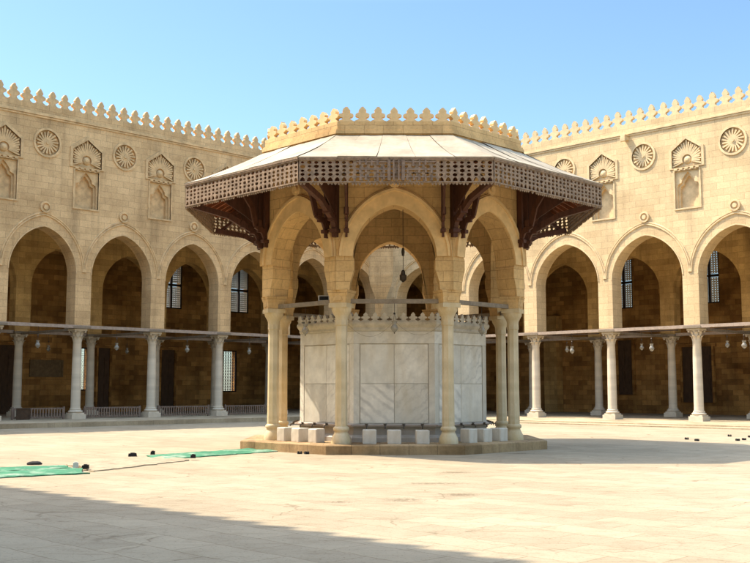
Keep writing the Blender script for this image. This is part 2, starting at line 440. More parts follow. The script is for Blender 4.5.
def arcade_column(par, mat, z0, top, name='column'):
    """shaft with base and corinthian capital, foot at z0"""
    m = MB()
    prof = [(.235, z0 + .46), (.225, z0 + .62), (.222, z0 + 1.6), (.21, z0 + 2.8), (.195, top - .62), (.215, top - .58), (.215, top - .54)]
    m.lathe(prof, n=20); col = m.build(name, mat, par)
    b = MB(); b.box((0, 0, z0 + .11), (.72, .72, .22)); b.box((0, 0, z0 + .255), (.6, .6, .07))
    b.lathe([(.29, z0 + .29), (.33, z0 + .31), (.34, z0 + .35), (.32, z0 + .38), (.27, z0 + .40), (.26, z0 + .42), (.28, z0 + .44), (.27, z0 + .47), (.235, z0 + .48)], n=20)
    b.build('base', mat, col)
    c = MB(); h0 = top - .56
    c.lathe([(.2, h0), (.2, h0 + .2), (.24, h0 + .36), (.31, h0 + .46)], n=16)
    for tier, (r, zz, hh, nn, ph) in enumerate(((.205, h0 + .02, .2, 8, 0), (.225, h0 + .17, .24, 8, PI / 8))):
        for k in range(nn):
            a = ph + 2 * PI * k / nn; ca, sa = math.cos(a), math.sin(a)
            rows = []
            for t, out, wd in ((0, 0, .075), (.5, .02, .085), (.85, .07, .07), (1, .12, .045), (.9, .15, .02)):
                rr = r + out
                rows.append([(rr * ca - s * wd * sa, rr * sa + s * wd * ca, zz + hh * t) for s in (-1, 0, 1)])
            c.grid(rows, False, True)
    for k in range(4):                                      # corner volutes
        a = PI / 4 + k * PI / 2; ca, sa = math.cos(a), math.sin(a)
        c.lathe([(.02, -.05), (.055, -.03), (.055, .03), (.02, .05)], (.37 * ca, .37 * sa, h0 + .42), 8)
    c.box((0, 0, h0 + .505), (.66, .66, .09))
    c.build('capital', mat, col)
    c = MB(); c.box((0, 0, top + .052), (.9, .9, .10)); c.build('impost', 'beamgrey', col)
    return col

def make_arcade(name, label, corner, rz, sgn, piers, hw, wallmat, carvemat, zf, first_open, mer_to):
    """local x along the wall (s = sgn*x measured from the corner), local y into the court, z up"""
    root = thing(name, label, 'arcade', (*corner, 0), rz)
    X = lambda s: sgn * s
    top = 14.27; imp = 4.55; spring, apex = 7.0, 9.08
    send = piers[-1] + .41
    # ---- front wall
    out = []
    arches = []
    edges = [first_open[0]] + [p for q in piers for p in (q - .41, q + .41)]
    lo = [(-FA, zf), (edges[0], zf)]
    for i in range(len(piers)):
        a, b = edges[2 * i], edges[2 * i + 1]
        pts = arch_pts((a + b) / 2, (b - a) / 2, spring, apex - (.25 if i == 0 else 0))
        arches.append(((a + b) / 2, (b - a) / 2, apex - (.25 if i == 0 else 0)))
        if i == 0: lo += pts + [(b, imp)]
        else: lo += [(a, imp)] + pts + [(b, imp)]
        lo += [(b + .82, imp)] if i == len(piers) - 1 else []
    lo = [p for i, p in enumerate(lo) if i == 0 or (abs(p[0] - lo[i - 1][0]) + abs(p[1] - lo[i - 1][1])) > 1e-5]
    outer = lo + [(send, top), (-FA, top)]
    vis = [s for s in piers if s < 36]
    mids = [(a + b) / 2 for a, b in zip(piers[:-1], piers[1:]) if b < 36]
    fh = []
    for s in vis: fh += NICHE_HOLES(s)
    for s in mids: fh.append(circ(s, 13.02, .65, 36))
    w = MB()
    w.plate([(X(x), z) for x, z in outer], [], lambda x, z: (x, FA, z), lambda x, z: (x, -FA, z), [[(X(x), z) for x, z in h] for h in fh])
    w.box((X(send / 2), 0, top + .28), (send + FA * 2, 2 * FA - .1, .5))
    w.build('wall', wallmat, root)
    c = MB()
    for z, h, p in ((top + .02, .07, .10), (top - .07, .08, .06), (top + .10, .06, .05)):
        c.box((X(send / 2 + .3), FA + p / 2 - .02, z), (send - .02, p, h))
    c.build('cornice', carvemat, root)
    # ---- merlons
    merlon_row(root, .64, .86, .17, carvemat, [((X(.5 + .64 * k), FA - .2, top + .48), 0) for k in range(int(mer_to / .64))])
    # ---- carved ornament
    nc = niche_part(FA, carvemat, root); rd = roundel_part(FA, 13.02, carvemat, root); bo = boss_part(FA, carvemat, root)
    for k, s in enumerate(vis):
        if k == 0: nc.location = (X(s), 0, 0)
        else: copy_tree(nc, root, (X(s), 0, 0))
    for k, s in enumerate(mids):
        if k == 0: rd.location = (X(s), 0, 0)
        else: copy_tree(rd, root, (X(s), 0, 0))
    for k, (cx, h, ap) in enumerate(arches):
        if cx > 36: continue
        if k == 0: bo.location = (X(cx), 0, ap + .9)
        else: copy_tree(bo, root, (X(cx), 0, ap + .9))
        a = MB()
        path = arch_pts(cx, h + (.39 if k else .3), 7.1, ap + .6)
        ribbon(a, [(X(x), z) for x, z in (path if sgn > 0 else path)], [(sgn * -.09, -.01), (sgn * -.07, .05), (sgn * -.025, .05), (0, .012), (sgn * .025, .05), (sgn * .07, .05), (sgn * .09, -.01)], FA)
        p0 = arch_pts(cx, h + .002, spring, ap + .002)
        ribbon(a, [(X(x), z) for x, z in p0], [(0, -.01), (0, .025), (sgn * .05, .025), (sgn * .055, -.01)], FA)
        a.build('arch_moulding', carvemat, root)
    # ---- corner pier and columns
    fc = None
    for p in piers:
        for y in (0, -6):
            if fc is None:
                fc = arcade_column(root, 'column', zf, imp - .11); fc.location = (X(p), y, 0)
            else: copy_tree(fc, root, (X(p), y, 0))
    for i in range(len(piers)):                              # tie beams
        a = first_open[0] if i == 0 else piers[i - 1]
        for y in (0, -6):
            b = MB(); b.box((X((a + piers[i]) / 2), y + (.36 if y == 0 else .2), imp - .03), (piers[i] - a - .02, .14, .15))
            b.build('tie_beam', 'beam', root)
        b = MB(); b.box((X(piers[i]), -3, imp - .12), (.13, 6, .12)); b.build('tie_beam', 'beamgrey', root)
    # ---- second row of arches, rear wall, ceiling
    inner = []
    ed2 = [-5.7] + [p for q in ([-1.0] + piers) for p in (q - .41, q + .41)]
    ap2 = 9.0
    for i in range(len(piers) + 1):
        a, b = ed2[2 * i], ed2[2 * i + 1]
        inner += [(a, imp)] + arch_pts((a + b) / 2, (b - a) / 2, spring, ap2) + [(b, imp)]
    inner += [(send, imp), (send, 10.25), (-5.7, 10.25)]
    iw = MB()
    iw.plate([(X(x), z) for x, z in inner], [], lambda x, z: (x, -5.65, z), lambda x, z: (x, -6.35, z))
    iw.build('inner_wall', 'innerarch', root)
    r = MB()
    D = 12.9
    P = [(-D, -D), (-FA, -FA), (send, -FA), (send, -D)]
    r.plate([(X(x), y) for x, y in P], [], lambda x, y: (x, y, 10.25), lambda x, y: (x, y, 10.6))
    r.build('roof', 'darkwood', root)
    cb = MB(); s = 1.0
    while s < min(send, 33):
        for y0, y1 in ((-.43, -5.6), (-6.4, -12)):
            cb.box((X(s), (y0 + y1) / 2, 10.12), (.22, y0 - y1, .25))
        s += .95
    cb.build('ceiling_beams', 'darkwood', root)
    return root, X, send, imp

# ------------------------------------------------------------------ the ground and the arcades
CORNER = (.35, 63.35)
g = MB()
g.face([(-900, -900, 0), (900, -900, 0), (900, 900, 0), (-900, 900, 0)])
tag(g.build('ground', 'ground'), kind='structure')

LP = [3.92, 8.06, 12.2, 16.33, 20.46, 24.6, 28.75, 32.9, 37.05, 41.2]
RP = [6.6 - 4.6, 7.0, 11.65, 16.29, 20.94, 25.6, 30.25, 34.9, 39.55]
RP = RP[1:]
left, LX, lend, IMP = make_arcade('courtyard_arcade', 'shaded golden stone arcade with a wooden railing between its columns, toothed parapet on top', CORNER, -3 * PI / 4, 1,
                             LP, 1.66, 'wall_w', 'carve', .2, (.9,), 31)
right, RX, rend, _ = make_arcade('courtyard_arcade', 'sunlit pale yellow stone arcade with open columns and no railing, toothed parapet on top', CORNER, 3 * PI / 4, -1,
                             RP, 1.9, 'wall_e', 'carve_p', .1, (1.8,), 31)

def wl(s, y, z=0): return (CORNER[0] + (-s + y) / R2, CORNER[1] + (-s - y) / R2, z)
def wr(s, y, z=0): return (CORNER[0] + (s - y) / R2, CORNER[1] + (-s - y) / R2, z)
D = 12.9
def floor_part(fn, z, edge, nm='arcade_floor'):
    m = MB(); P = [(-D, -D), (edge, edge), (42, edge), (42, -D)]
    m.plate(P, [], lambda s, y: fn(s, y, z), lambda s, y: fn(s, y, -.3))
    return tag(m.build(nm, 'floor'), kind='structure')
floor_part(wl, .2, 4.5)
floor_part(wr, .1, 4.6)
m = MB(); m.plate([(5.7, 4.6), (42, 4.6), (42, 5.7), (5.7, 5.7)], [], lambda s, y: wr(s, y, .05), lambda s, y: wr(s, y, -.2))
tag(m.build('floor_step', 'floor'), kind='structure')

# chamfered corner where both facades meet
m = MB(); a = .92
def ch(z, k):
    A = Vector(wl(FA + 1.06 * k, FA + .002)); B = Vector(wr(FA + 1.06 * k, FA + .002)); C = Vector(wl(FA - .3, FA - .3))
    return [(p.x, p.y, z) for p in (A, B, C)]
rows = [ch(6.3, .02), ch(7.2, .5), ch(7.9, .86), ch(8.5, 1), ch(14.2, 1)]
m.grid(rows, True, False); m.face(rows[-1])
iv = Matrix.Translation((*CORNER, 0)) @ Matrix.Rotation(-3 * PI / 4, 4, 'Z'); iv.invert()
m.v = [tuple(iv @ Vector(p)) for p in m.v]
m.build('corner_pier', 'wall_w', left)

# ---- rear walls with doors and windows
def lattice_mesh(w, h, cell, t=.03, th=.05):
    m = MB(); nx = max(2, round(w / cell)); nz = max(2, round(h / cell)); cx = w / nx; cz = h / nz
    d = min(cx, cz) * .235
    for i in range(nx):
        for j in range(nz):
            x0 = -w / 2 + i * cx; z0 = -h / 2 + j * cz
            mx, mz = x0 + cx / 2, z0 + cz / 2
            hole = [(mx + d * math.cos(k * PI / 3 + PI / 6), mz + d * math.sin(k * PI / 3 + PI / 6)) for k in range(6)]
            o = [(x0, z0), (x0 + cx, z0), (x0 + cx, z0 + cz), (x0, z0 + cz)]
            m.tess([o, hole], lambda x, z: (x, th / 2, z))
            for k in range(6):
                a, b = hole[k], hole[(k + 1) % 6]; m.face([(a[0], th / 2, a[1]), (b[0], th / 2, b[1]), (b[0], -th / 2, b[1]), (a[0], -th / 2, a[1])])
    return m
def bar_lattice(w, h, cell, t=.035):
    m = MB(); nx = round(w / cell); nz = round(h / cell)
    for i in range(nx + 1): m.box((-w / 2 + i * w / nx, 0, 0), (t, .04, h))
    for j in range(nz + 1): m.box((0, .002, -h / 2 + j * h / nz), (w, .036, t))
    for i in range(nx):
        for j in range(nz):
            m.plate(circ(-w / 2 + (i + .5) * w / nx, -h / 2 + (j + .5) * h / nz, min(w / nx, h / nz) * .33, 8),
                    [circ(-w / 2 + (i + .5) * w / nx, -h / 2 + (j + .5) * h / nz, min(w / nx, h / nz) * .2, 8)], lambda x, z: (x, .012, z), lambda x, z: (x, -.012, z), back=False)
    return m
def rear_wall(root, X, send, wins, doors):
    y = -12.0
    sx = lambda s, h: X(s)
    m = MB(); holes = []
    for s, z, w, h, kind in wins: holes.append([(X(s) - w / 2, z - h / 2), (X(s) + w / 2, z - h / 2), (X(s) + w / 2, z + h / 2), (X(s) - w / 2, z + h / 2)])
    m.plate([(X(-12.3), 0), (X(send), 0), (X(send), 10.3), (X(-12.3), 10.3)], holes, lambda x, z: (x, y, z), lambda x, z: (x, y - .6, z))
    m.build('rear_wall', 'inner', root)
    for s, z, w, h, kind in wins:
        f = MB(); t = .07
        for dx in (-1, 1): f.box((dx * (w / 2 - t / 2), 0, 0), (t, .12, h))
        for dz in (-1, 1): f.box((0, .003, dz * (h / 2 - t / 2)), (w - 2 * t, .12, t))
        if kind == 'shutter':
            f.box((0, .004, 0), (.13, .13, h)); f.box((0, .006, 0), (w, .12, .16))
        fr = f.build('window', 'darkframe', root); fr.location = (X(s), y - .1, z)
        if kind == 'shutter':
            for dx in (-1, 1):
                for dz in (-1, 1):
                    la = lattice_mesh(w / 2 - .16, h / 2 - .16, .14).build('lattice', 'shutter', fr)
                    la.location = (dx * (w / 4 + .01), 0, dz * (h / 4 + .02))
        else:
            bar_lattice(w - 2 * t, h - 2 * t, .21).build('grille', 'darkframe', fr)
    for s, z0, w, h in doors:
        d = MB(); d.box((0, .06, h / 2), (w, .12, h)); 
        o = d.build('door', 'doorwood', root); o.location = (X(s), y, z0)
        f = MB()
        for dx in (-1, 1): f.box((dx * (w / 2 + .07), .11, h / 2), (.13, .22, h))
        f.box((0, .112, h + .09), (w + .5, .23, .18)); f.build('frame', 'inner', o)
        for dx in (-1, 1):
            for dz in (.28, .7):
                p = MB(); p.box((dx * w * .25, .135, h * dz), (w * .36, .05, h * .3)); p.build('door_panel', 'doorwood', o)
rear_wall(left, LX, lend, [(7.2, 8.35, 1.6, 3.1, 'shutter'), (1.7, 8.35, 1.6, 3.1, 'shutter'), (2.4, 2.8, 1.15, 2.8, 'grille'), (13.5, 2.8, 1.0, 2.6, 'grille'), (22.0, 8.35, 1.6, 3.1, 'shutter')],
          [(7.5, .2, 1.0, 3.9), (18.3, .2, 1.4, 3.9), (12.1, .2, .8, 3.9)])
rear_wall(right, RX, rend, [(9.75, 8.3, 1.3, 3.3, 'shutter'), (15.55, 8.3, 1.3, 3.3, 'shutter')],
          [(14.7, .8, 1.9, 3.3), (9.85, 1.25, 1.0, 3.4)])
m = MB(); m.plate([(-1.05, -.5), (1.05, -.5), (1.05, .5), (-1.05, .5)], [[(-.95, -.4), (.95, -.4), (.95, .4), (-.95, .4)]], lambda x, z: (x, .1, z), lambda x, z: (x, -.02, z))
m.box((0, .02, 0), (1.9, .06, .8))
for k in range(3): m.box((0, .06, -.25 + .25 * k), (1.7, .03, .1))
o = m.build('inscription_panel', 'panel', left); o.location = (LX(15.8), -12, 2.8)
m = MB(); m.box((0, .35, 3.2), (1.0, .7, 6.4)); o = m.build('rear_pilaster', 'innerarch', right); o.location = (RX(4.55), -12, 0)
m = MB(); m.box((0, .2, 0), (.24, .46, .2)); m.box((0, .38, -.08), (.27, .14, .22)); m.box((0, .2, .12), (.3, .44, .05))
o = m.build('waterspout', 'carve_p', right); o.location = (RX(17.75), FA, 14.05)

# ------------------------------------------------------------------ the gallery on the near side (the camera stands under it)
gal = thing('near_gallery', 'tall battlemented gallery beside the viewer, known only by its toothed shadow on the paving', 'gallery', (2.27, 2.27, 0), -PI / 4)
m = MB()
m.plate([(-40, 0), (-13, 0), (-13, 6.2), (4, 6.2), (4, 0), (14, 0), (14, 14.6), (-40, 14.6)], [], lambda x, z: (x, 0, z), lambda x, z: (x, -.84, z))
m.build('wall', 'wall_w', gal)
m = MB(); m.box((-13, -4.7, 10.4), (54, 7.7, .35)); m.build('roof', 'darkwood', gal)
gm = merlon_mesh(.66, 1.15, .12, 'carve'); gm.parent = gal; gm.location = (-34, -.2, 14.59)
for k in range(1, 50): copy_tree(gm, gal, (-34 + .66 * k, -.2, 14.59))

# ------------------------------------------------------------------ the pavilion
PC = Vector((.5, 29.5, 0))
pav = thing('fountain_pavilion', 'octagonal domeless fountain pavilion with flaring pierced wooden eave in the middle of the court', 'pavilion', PC)
TAN = math.tan(PI / 8)
def fdir(k):           # outward normal and tangent of octagon side k (0 faces the viewer)
    a = -PI / 2 + k * PI / 4
    return Vector((math.cos(a), math.sin(a), 0)), Vector((-math.sin(a), math.cos(a), 0))
def octa(ap, z): # corners
    r = ap / math.cos(PI / 8)
    return [(r * math.cos(-PI / 2 + PI / 8 + k * PI / 4), r * math.sin(-PI / 2 + PI / 8 + k * PI / 4), z) for k in range(8)]
def prism8(mb, prof):
    rows = [octa(a, z) for a, z in prof]
    mb.grid(rows, True, False); mb.face(rows[-1]); mb.face(rows[0][::-1])
ZP = .23
m = MB(); prism8(m, [(4.1, 0), (4.1, ZP - .02), (4.08, ZP)]); m.build('platform', 'platform', pav)
AO, AI = 3.58, 2.95          # outer and inner wall faces
WT = 8.12
HO = AO * TAN
w = MB()
for k in range(8):
    n, t = fdir(k)
    def fmap(A):
        def fn(x, z, n=n, t=t):
            return n * A + t * (x * (A / AO)) + Vector((0, 0, z))
        return fn
    def fpar(A):    # soffit straight through for the opening, mitred at the ends
        def fn(x, z, n=n, t=t):
            xx = x if abs(x) < HO - .01 else x * (A / AO)
            return n * A + t * xx + Vector((0, 0, z))
        return fn
    hw = 1.06
    ar = arch_pts(0, hw, 4.95, 6.27, 14)
    outer = [(-HO, 4.1), (-hw - .09, 4.1), (-hw - .07, 4.3), (-hw + .03, 4.62), (-hw + .03, 4.88), (-hw, 4.93)] + ar + [(hw, 4.93), (hw - .03, 4.88), (hw - .03, 4.62), (hw + .07, 4.3), (hw + .09, 4.1), (HO, 4.1), (HO, WT), (-HO, WT)]
    w.plate(outer, [], fpar(AO), fpar(AI))
w.build('wall', 'pav', pav)
for k in range(8):
    n, t = fdir(k); a = MB()
    def P(x, y, z): return n * (AO + y) + t * x + Vector((0, 0, z))
    i0 = arch_pts(0, 1.065, 4.95, 6.275, 14); o0 = arch_pts(0, 1.39, 4.95, 6.68, 14)
    for j in range(len(i0) - 1):
        a.face([P(i0[j][0], .045, i0[j][1]), P(i0[j + 1][0], .045, i0[j + 1][1]), P(o0[j + 1][0], .045, o0[j + 1][1]), P(o0[j][0], .045, o0[j][1])])
        a.face([P(i0[j][0], .045, i0[j][1]), P(i0[j + 1][0], .045, i0[j + 1][1]), P(i0[j + 1][0], -.02, i0[j + 1][1]), P(i0[j][0], -.02, i0[j][1])])
        a.face([P(o0[j][0], .045, o0[j][1]), P(o0[j + 1][0], .045, o0[j + 1][1]), P(o0[j + 1][0], -.02, o0[j + 1][1]), P(o0[j][0], -.02, o0[j][1])])
    rows = []
    for (ix, iz), (ox, oz) in zip(i0, o0):
        dx, dz = ox - ix, oz - iz; L_ = math.hypot(dx, dz); dx /= L_; dz /= L_
        rows.append([P(ox + dx * q, y, oz + dz * q) for q, y in ((-.05, .04), (-.045, .085), (.02, .085), (.03, .02), (.06, .05), (.08, -.01))])
    a.grid(rows, False, False)
    for rr, yy in ((.16, .10), (.085, .15)):
        cc = circ(0, 6.86, rr, 16); a.face([P(x, yy, z) for x, z in cc])
        for j in range(16): a.face([P(cc[j][0], yy, cc[j][1]), P(cc[j - 1][0], yy, cc[j - 1][1]), P(cc[j - 1][0], 0, cc[j - 1][1]), P(cc[j][0], 0, cc[j][1])])
    a.build('arch_moulding', 'pavtrim', pav)
# parapet and merlons
m = MB()
for z0, z1, A in ((WT - .02, 8.46, AO - .03), (8.12, 8.2, AO + .05), (8.2, 8.25, AO + .02)):
    rows = [octa(A, z0), octa(A, z1), octa(AI + .3, z1), octa(AI + .3, z0)]
    m.grid(rows + [rows[0]], True, False)
m.build('parapet', 'pav', pav)
places = []
for k in range(8):
    n, t = fdir(k)
    for j in range(7):
        p = n * (AO - .15) + t * ((j - 3) * .415); places.append(((p.x, p.y, 8.45), k * PI / 4))
merlon_row(pav, .415, .42, .13, 'pavtrim', places)
# ceiling above the arches
m = MB(); prism8(m, [(AI + .2, 7.55), (AI + .2, 7.7)]); m.build('ceiling', 'darkwood', pav)
# columns at the octagon corners
RC = 3.265 / math.cos(PI / 8)
CORN = [Vector((RC * math.cos(-PI / 2 + PI / 8 + k * PI / 4), RC * math.sin(-PI / 2 + PI / 8 + k * PI / 4), 0)) for k in range(8)]
pc = None
for k in range(8):
    ang = -PI / 2 + PI / 8 + k * PI / 4
    if pc is None:
        m = MB(); m.lathe([(.155, ZP + .42), (.16, ZP + .5), (.152, 1.6), (.148, 3.2), (.165, 3.22), (.165, 3.34), (.15, 3.36)], n=8, smooth=False, rot=PI / 8)
        pc = m.build('column', 'pavcol', pav)
        b = MB(); b.lathe([(.25, ZP), (.25, ZP + .05), (.24, ZP + .14), (.19, ZP + .24), (.165, ZP + .3), (.2, ZP + .33), (.205, ZP + .39), (.165, ZP + .43)], n=12, rot=PI / 8)
        b.build('base', 'pavcol', pc)
        c = MB(); c.lathe([(.16, 3.34), (.165, 3.42), (.2, 3.5), (.25, 3.58), (.26, 3.66)], n=16); c.box((0, 0, 3.715), (.5, .5, .11)); c.build('capital', 'pavcol', pc)
        i = MB()     # corbelled impost up to the pier
        for z0, z1, a0, a1 in ((3.772, 3.95, .23, .24), (3.95, 4.102, .245, .285)):
            i.hexa([(sx * a0, sy * a0, z0) for sx, sy in ((-1, -1), (1, -1), (1, 1), (-1, 1))] + [(sx * a1, sy * a1, z1) for sx, sy in ((-1, -1), (1, -1), (1, 1), (-1, 1))])
        i.plate(arch_pts(0, .13, 3.83, 3.99, 5) , [], lambda x, z: (.25, x, z), lambda x, z: (.2, x, z))
        i.build('impost', 'pav', pc)
        pc.location = CORN[k]; pc.rotation_euler = (0, 0, ang)
    else: copy_tree(pc, pav, CORN[k], ang)
for k in range(8):
    m = MB(); a, b = CORN[k - 1], CORN[k]; d = (b - a).normalized()
    m.bar(a + d * .2 + Vector((0, 0, 3.83)), b - d * .2 + Vector((0, 0, 3.83)), .1, .11); m.build('tie_beam', 'beamgrey', pav)
# eave: roof sheets, soffit, pierced fascia
AE = 5.54; ZE0, ZE1 = 7.03, 8.09
for k in range(8):
    n, t = fdir(k); m = MB(); N = 5
    he, hi = AE * TAN, (AO + .02) * TAN
    for j in range(N):
        u0, u1 = -1 + 2 * j / N, -1 + 2 * (j + 1) / N
        dz0, dz1 = random.uniform(-.01, .025), random.uniform(-.015, .02)
        g_ = .005
        rows = []
        for v in range(5):
            f = v / 4; A = AE + .07 + (AO + .02 - AE - .07) * f; hh = A * TAN; z = ZE0 + .03 + (ZE1 - ZE0 - .03) * f
            sag = -.05 * math.sin(PI * f)
            rows.append([n * A + t * (hh * (u0 + g_ / he + (u1 - u0 - 2 * g_ / he) * q / 4)) + Vector((0, 0, z + sag + dz0 * (1 - f) + dz1 * f + random.uniform(-.006, .006))) for q in range(5)])
        m.grid(rows, False, True)
        lo = rows[0]
        m.grid([lo, [p - Vector((0, 0, .035)) + n * -.01 for p in lo]], False, False)
    for e in (-1, 1):
        pass
    m.build('roof_sheet', 'canvas', pav)
    m = MB()     # boards just under the sheets
    q = [n * (AE - .02) + t * s * (AE - .02) * TAN + Vector((0, 0, ZE0 - .07)) for s in (-1, 1)] + [n * (AO + .02) + t * s * (AO + .02) * TAN + Vector((0, 0, ZE1 - .12)) for s in (1, -1)]
    m.face(q); m.face([p + Vector((0, 0, .03)) for p in q][::-1])
    for j in range(9):
        u = -.88 + 1.76 * j / 8
        m.bar(n * (AE - .1) + t * u * AE * TAN + Vector((0, 0, ZE0 - .11)), n * (AO + .06) + t * u * AO * TAN + Vector((0, 0, ZE1 - .18)), .07, .1)
    m.build('soffit', 'soffit', pav)
    # fascia
    m = MB(); W = 2 * AE * TAN; cols = 28; cw = W / cols; z0, z1 = 6.45, 7.04; rows_n = 4
    th = .035
    def F(x, z, y=0): return n * (AE + y) + t * x + Vector((0, 0, z))
    ztop = z1 - .06; zbot = z0 + .14; rh = (ztop - zbot) / rows_n
    for i in range(cols):
        x0 = -W / 2 + i * cw; xm = x0 + cw / 2
        for j in range(rows_n):
            za = zbot + j * rh; zm = za + rh / 2 + random.uniform(-.006, .006); xm_ = xm + random.uniform(-.006, .006); jz = random.uniform(.82, 1.06)
            if (i + j) % 2 == 0: rx, rz = cw * .38, rh * .46
            else: rx, rz = cw * .31, rh * .38
            hole = [(xm_ + rx * jz * math.cos(q * PI / 3 + PI / 6), zm + rz * jz * math.sin(q * PI / 3 + PI / 6)) for q in range(6)]
            m.tess([[(x0, za), (x0 + cw, za), (x0 + cw, za + rh), (x0, za + rh)], hole], lambda x, z: F(x, z, th))
            m.tess([[(x0, za), (x0 + cw, za), (x0 + cw, za + rh), (x0, za + rh)], hole], lambda x, z: F(x, z, 0))
            for q in range(6):
                a, b = hole[q], hole[(q + 1) % 6]; m.face([F(*a, th), F(*b, th), F(*b, 0), F(*a, 0)])
        ar = arch_pts(xm, cw * .36, z0 + .035, z0 + .13, 4)
        hole = [(xm - cw * .36, z0 + .03), (xm + cw * .36, z0 + .03)] + ar[::-1]
        m.plate([(x0, z0), (x0 + cw, z0), (x0 + cw, zbot), (x0, zbot)], [hole], lambda x, z: F(x, z, th), lambda x, z: F(x, z, 0))
    m.bar(F(-W / 2 - .01, z0 + .01, .02), F(W / 2 + .01, z0 + .01, .02), .05, .03)
    for i in range(cols * 2):      # hanging fringe, some teeth lost
        if random.random() < .1: continue
        xc = -W / 2 + (i + .5) * cw / 2; q = cw * .22; dz = random.uniform(-.01, .012)
        m.plate([(xc - q, z0), (xc - q * .9, z0 - .03), (xc - q * .4, z0 - .05 + dz), (xc, z0 - .065 + dz), (xc + q * .4, z0 - .05 + dz), (xc + q * .9, z0 - .03), (xc + q, z0)], [], lambda x, z: F(x, z, .03), lambda x, z: F(x, z, .008))
    m.bar(F(-W / 2 - .01, z1 - .03, .02), F(W / 2 + .01, z1 - .03, .02), .07, .06)
    m.bar(F(-W / 2 - .01, z1 + .0, .04), F(W / 2 + .01, z1 + .0, .04), .05, .05)
    fo = m.build('fascia', 'fascia', pav)
    if k == 0:   # a carved, mended stretch in the middle of the front side
        c = MB()
        for i in range(13):
            x = -.85 + i * .14
            for q in range(3):
                if random.random() < .8: c.box(F(x + random.uniform(-.01, .01), z0 + .12 + .18 * q + random.uniform(-.015, .015), .05), (.045 + random.uniform(0, .025), .03, .13 + random.uniform(0, .05)), 0, (0, 0), .6)
        for z_ in (.13, .31, .49): c.bar(F(-.93, z0 + z_, .048), F(.93, z0 + z_, .048), .03, .03)
        for s in (-1, 1):
            c.box(F(s * .17, 6.74, .07), (.07, .05, .5)); c.box(F(s * .06, 6.74, .075), (.04, .05, .5))
        c.build('carved_mend', 'fasciadark', fo)
# brackets: a post on the wall, a moulded strut, a beam under the roof
def bracket(k, base, d, reach, ztop_out, post_w=.13, arm=True):
    m = MB(); d = d.normalized(); sd = Vector((-d.y, d.x, 0)); up = Vector((0, 0, 1))
    zb = 5.55
    m.box(base + d * .09 + up * ((zb + .1 + 7.75) / 2), (.16, post_w, 7.75 - zb - .1), math.atan2(d.y, d.x))
    m.box(base + d * .12 + up * (zb + .04), (.24, post_w + .05, .09), math.atan2(d.y, d.x))
    m.box(base + d * .10 + up * (zb - .06), (.14, post_w - .02, .12), math.atan2(d.y, d.x))
    o = m.build('bracket', 'timber', pav)
    e = MB()
    p0 = base + d * .12 + up * (zb + .12); p1 = base + d * .45 + up * 5.98; p2 = base + d * max(reach * .5, .6) + up * (6.18 + (ztop_out - 6.18) * .30); p3 = base + d * reach + up * ztop_out
    pts = [p0, base + d * .2 + up * (zb + .3), p1, p2, p3]
    for a, b in zip(pts[:-1], pts[1:]): e.bar(a, b + (b - a).normalized() * .03, post_w * .8, .15, up)
    e.bar(base + d * .1 + up * 7.6, base + d * (reach - .05) + up * (7.52 - .54 * reach), post_w * .6, .09)
    for q in (.3,):
        c = base + d * (reach * q); e.box(c + up * 6.06, (.12, post_w + .05, .18), math.atan2(d.y, d.x))
    e.box(base + d * .3 + up * (zb + .3), (.2, post_w, .07), math.atan2(d.y, d.x))
    e.build('strut', 'timber', o)
RWo = AO / math.cos(PI / 8)
for k in range(8):
    ang = -PI / 2 + PI / 8 + k * PI / 4
    d = Vector((math.cos(ang), math.sin(ang), 0))
    bracket(k, d * (RWo - .02), d, AE / math.cos(PI / 8) - RWo - .12, 6.5, .15)
    for s, kk in ((-1, k), (1, k + 1)):
        n, t = fdir(kk % 8)
        bracket(k, n * AO + t * (-s) * (HO - .26), n, (AE - AO) * .6, 7.2, .075)
# pierced boards hanging between post and wall, seen under the eave as filled panels
for k in range(8):
    ang = -PI / 2 + PI / 8 + k * PI / 4
    d = Vector((math.cos(ang), math.sin(ang), 0)); t = Vector((-d.y, d.x, 0)); m = MB()
    pts = [(.16, 6.05), (.5, 6.3), (1.2, 6.72), (1.6, 6.98), (.16, 7.75)]
    m.plate(pts, [], lambda x, z: d * (RWo + x) + t * .015 + Vector((0, 0, z)), lambda x, z: d * (RWo + x) - t * .015 + Vector((0, 0, z)))
    m.build('bracket_board', 'timber', pav)

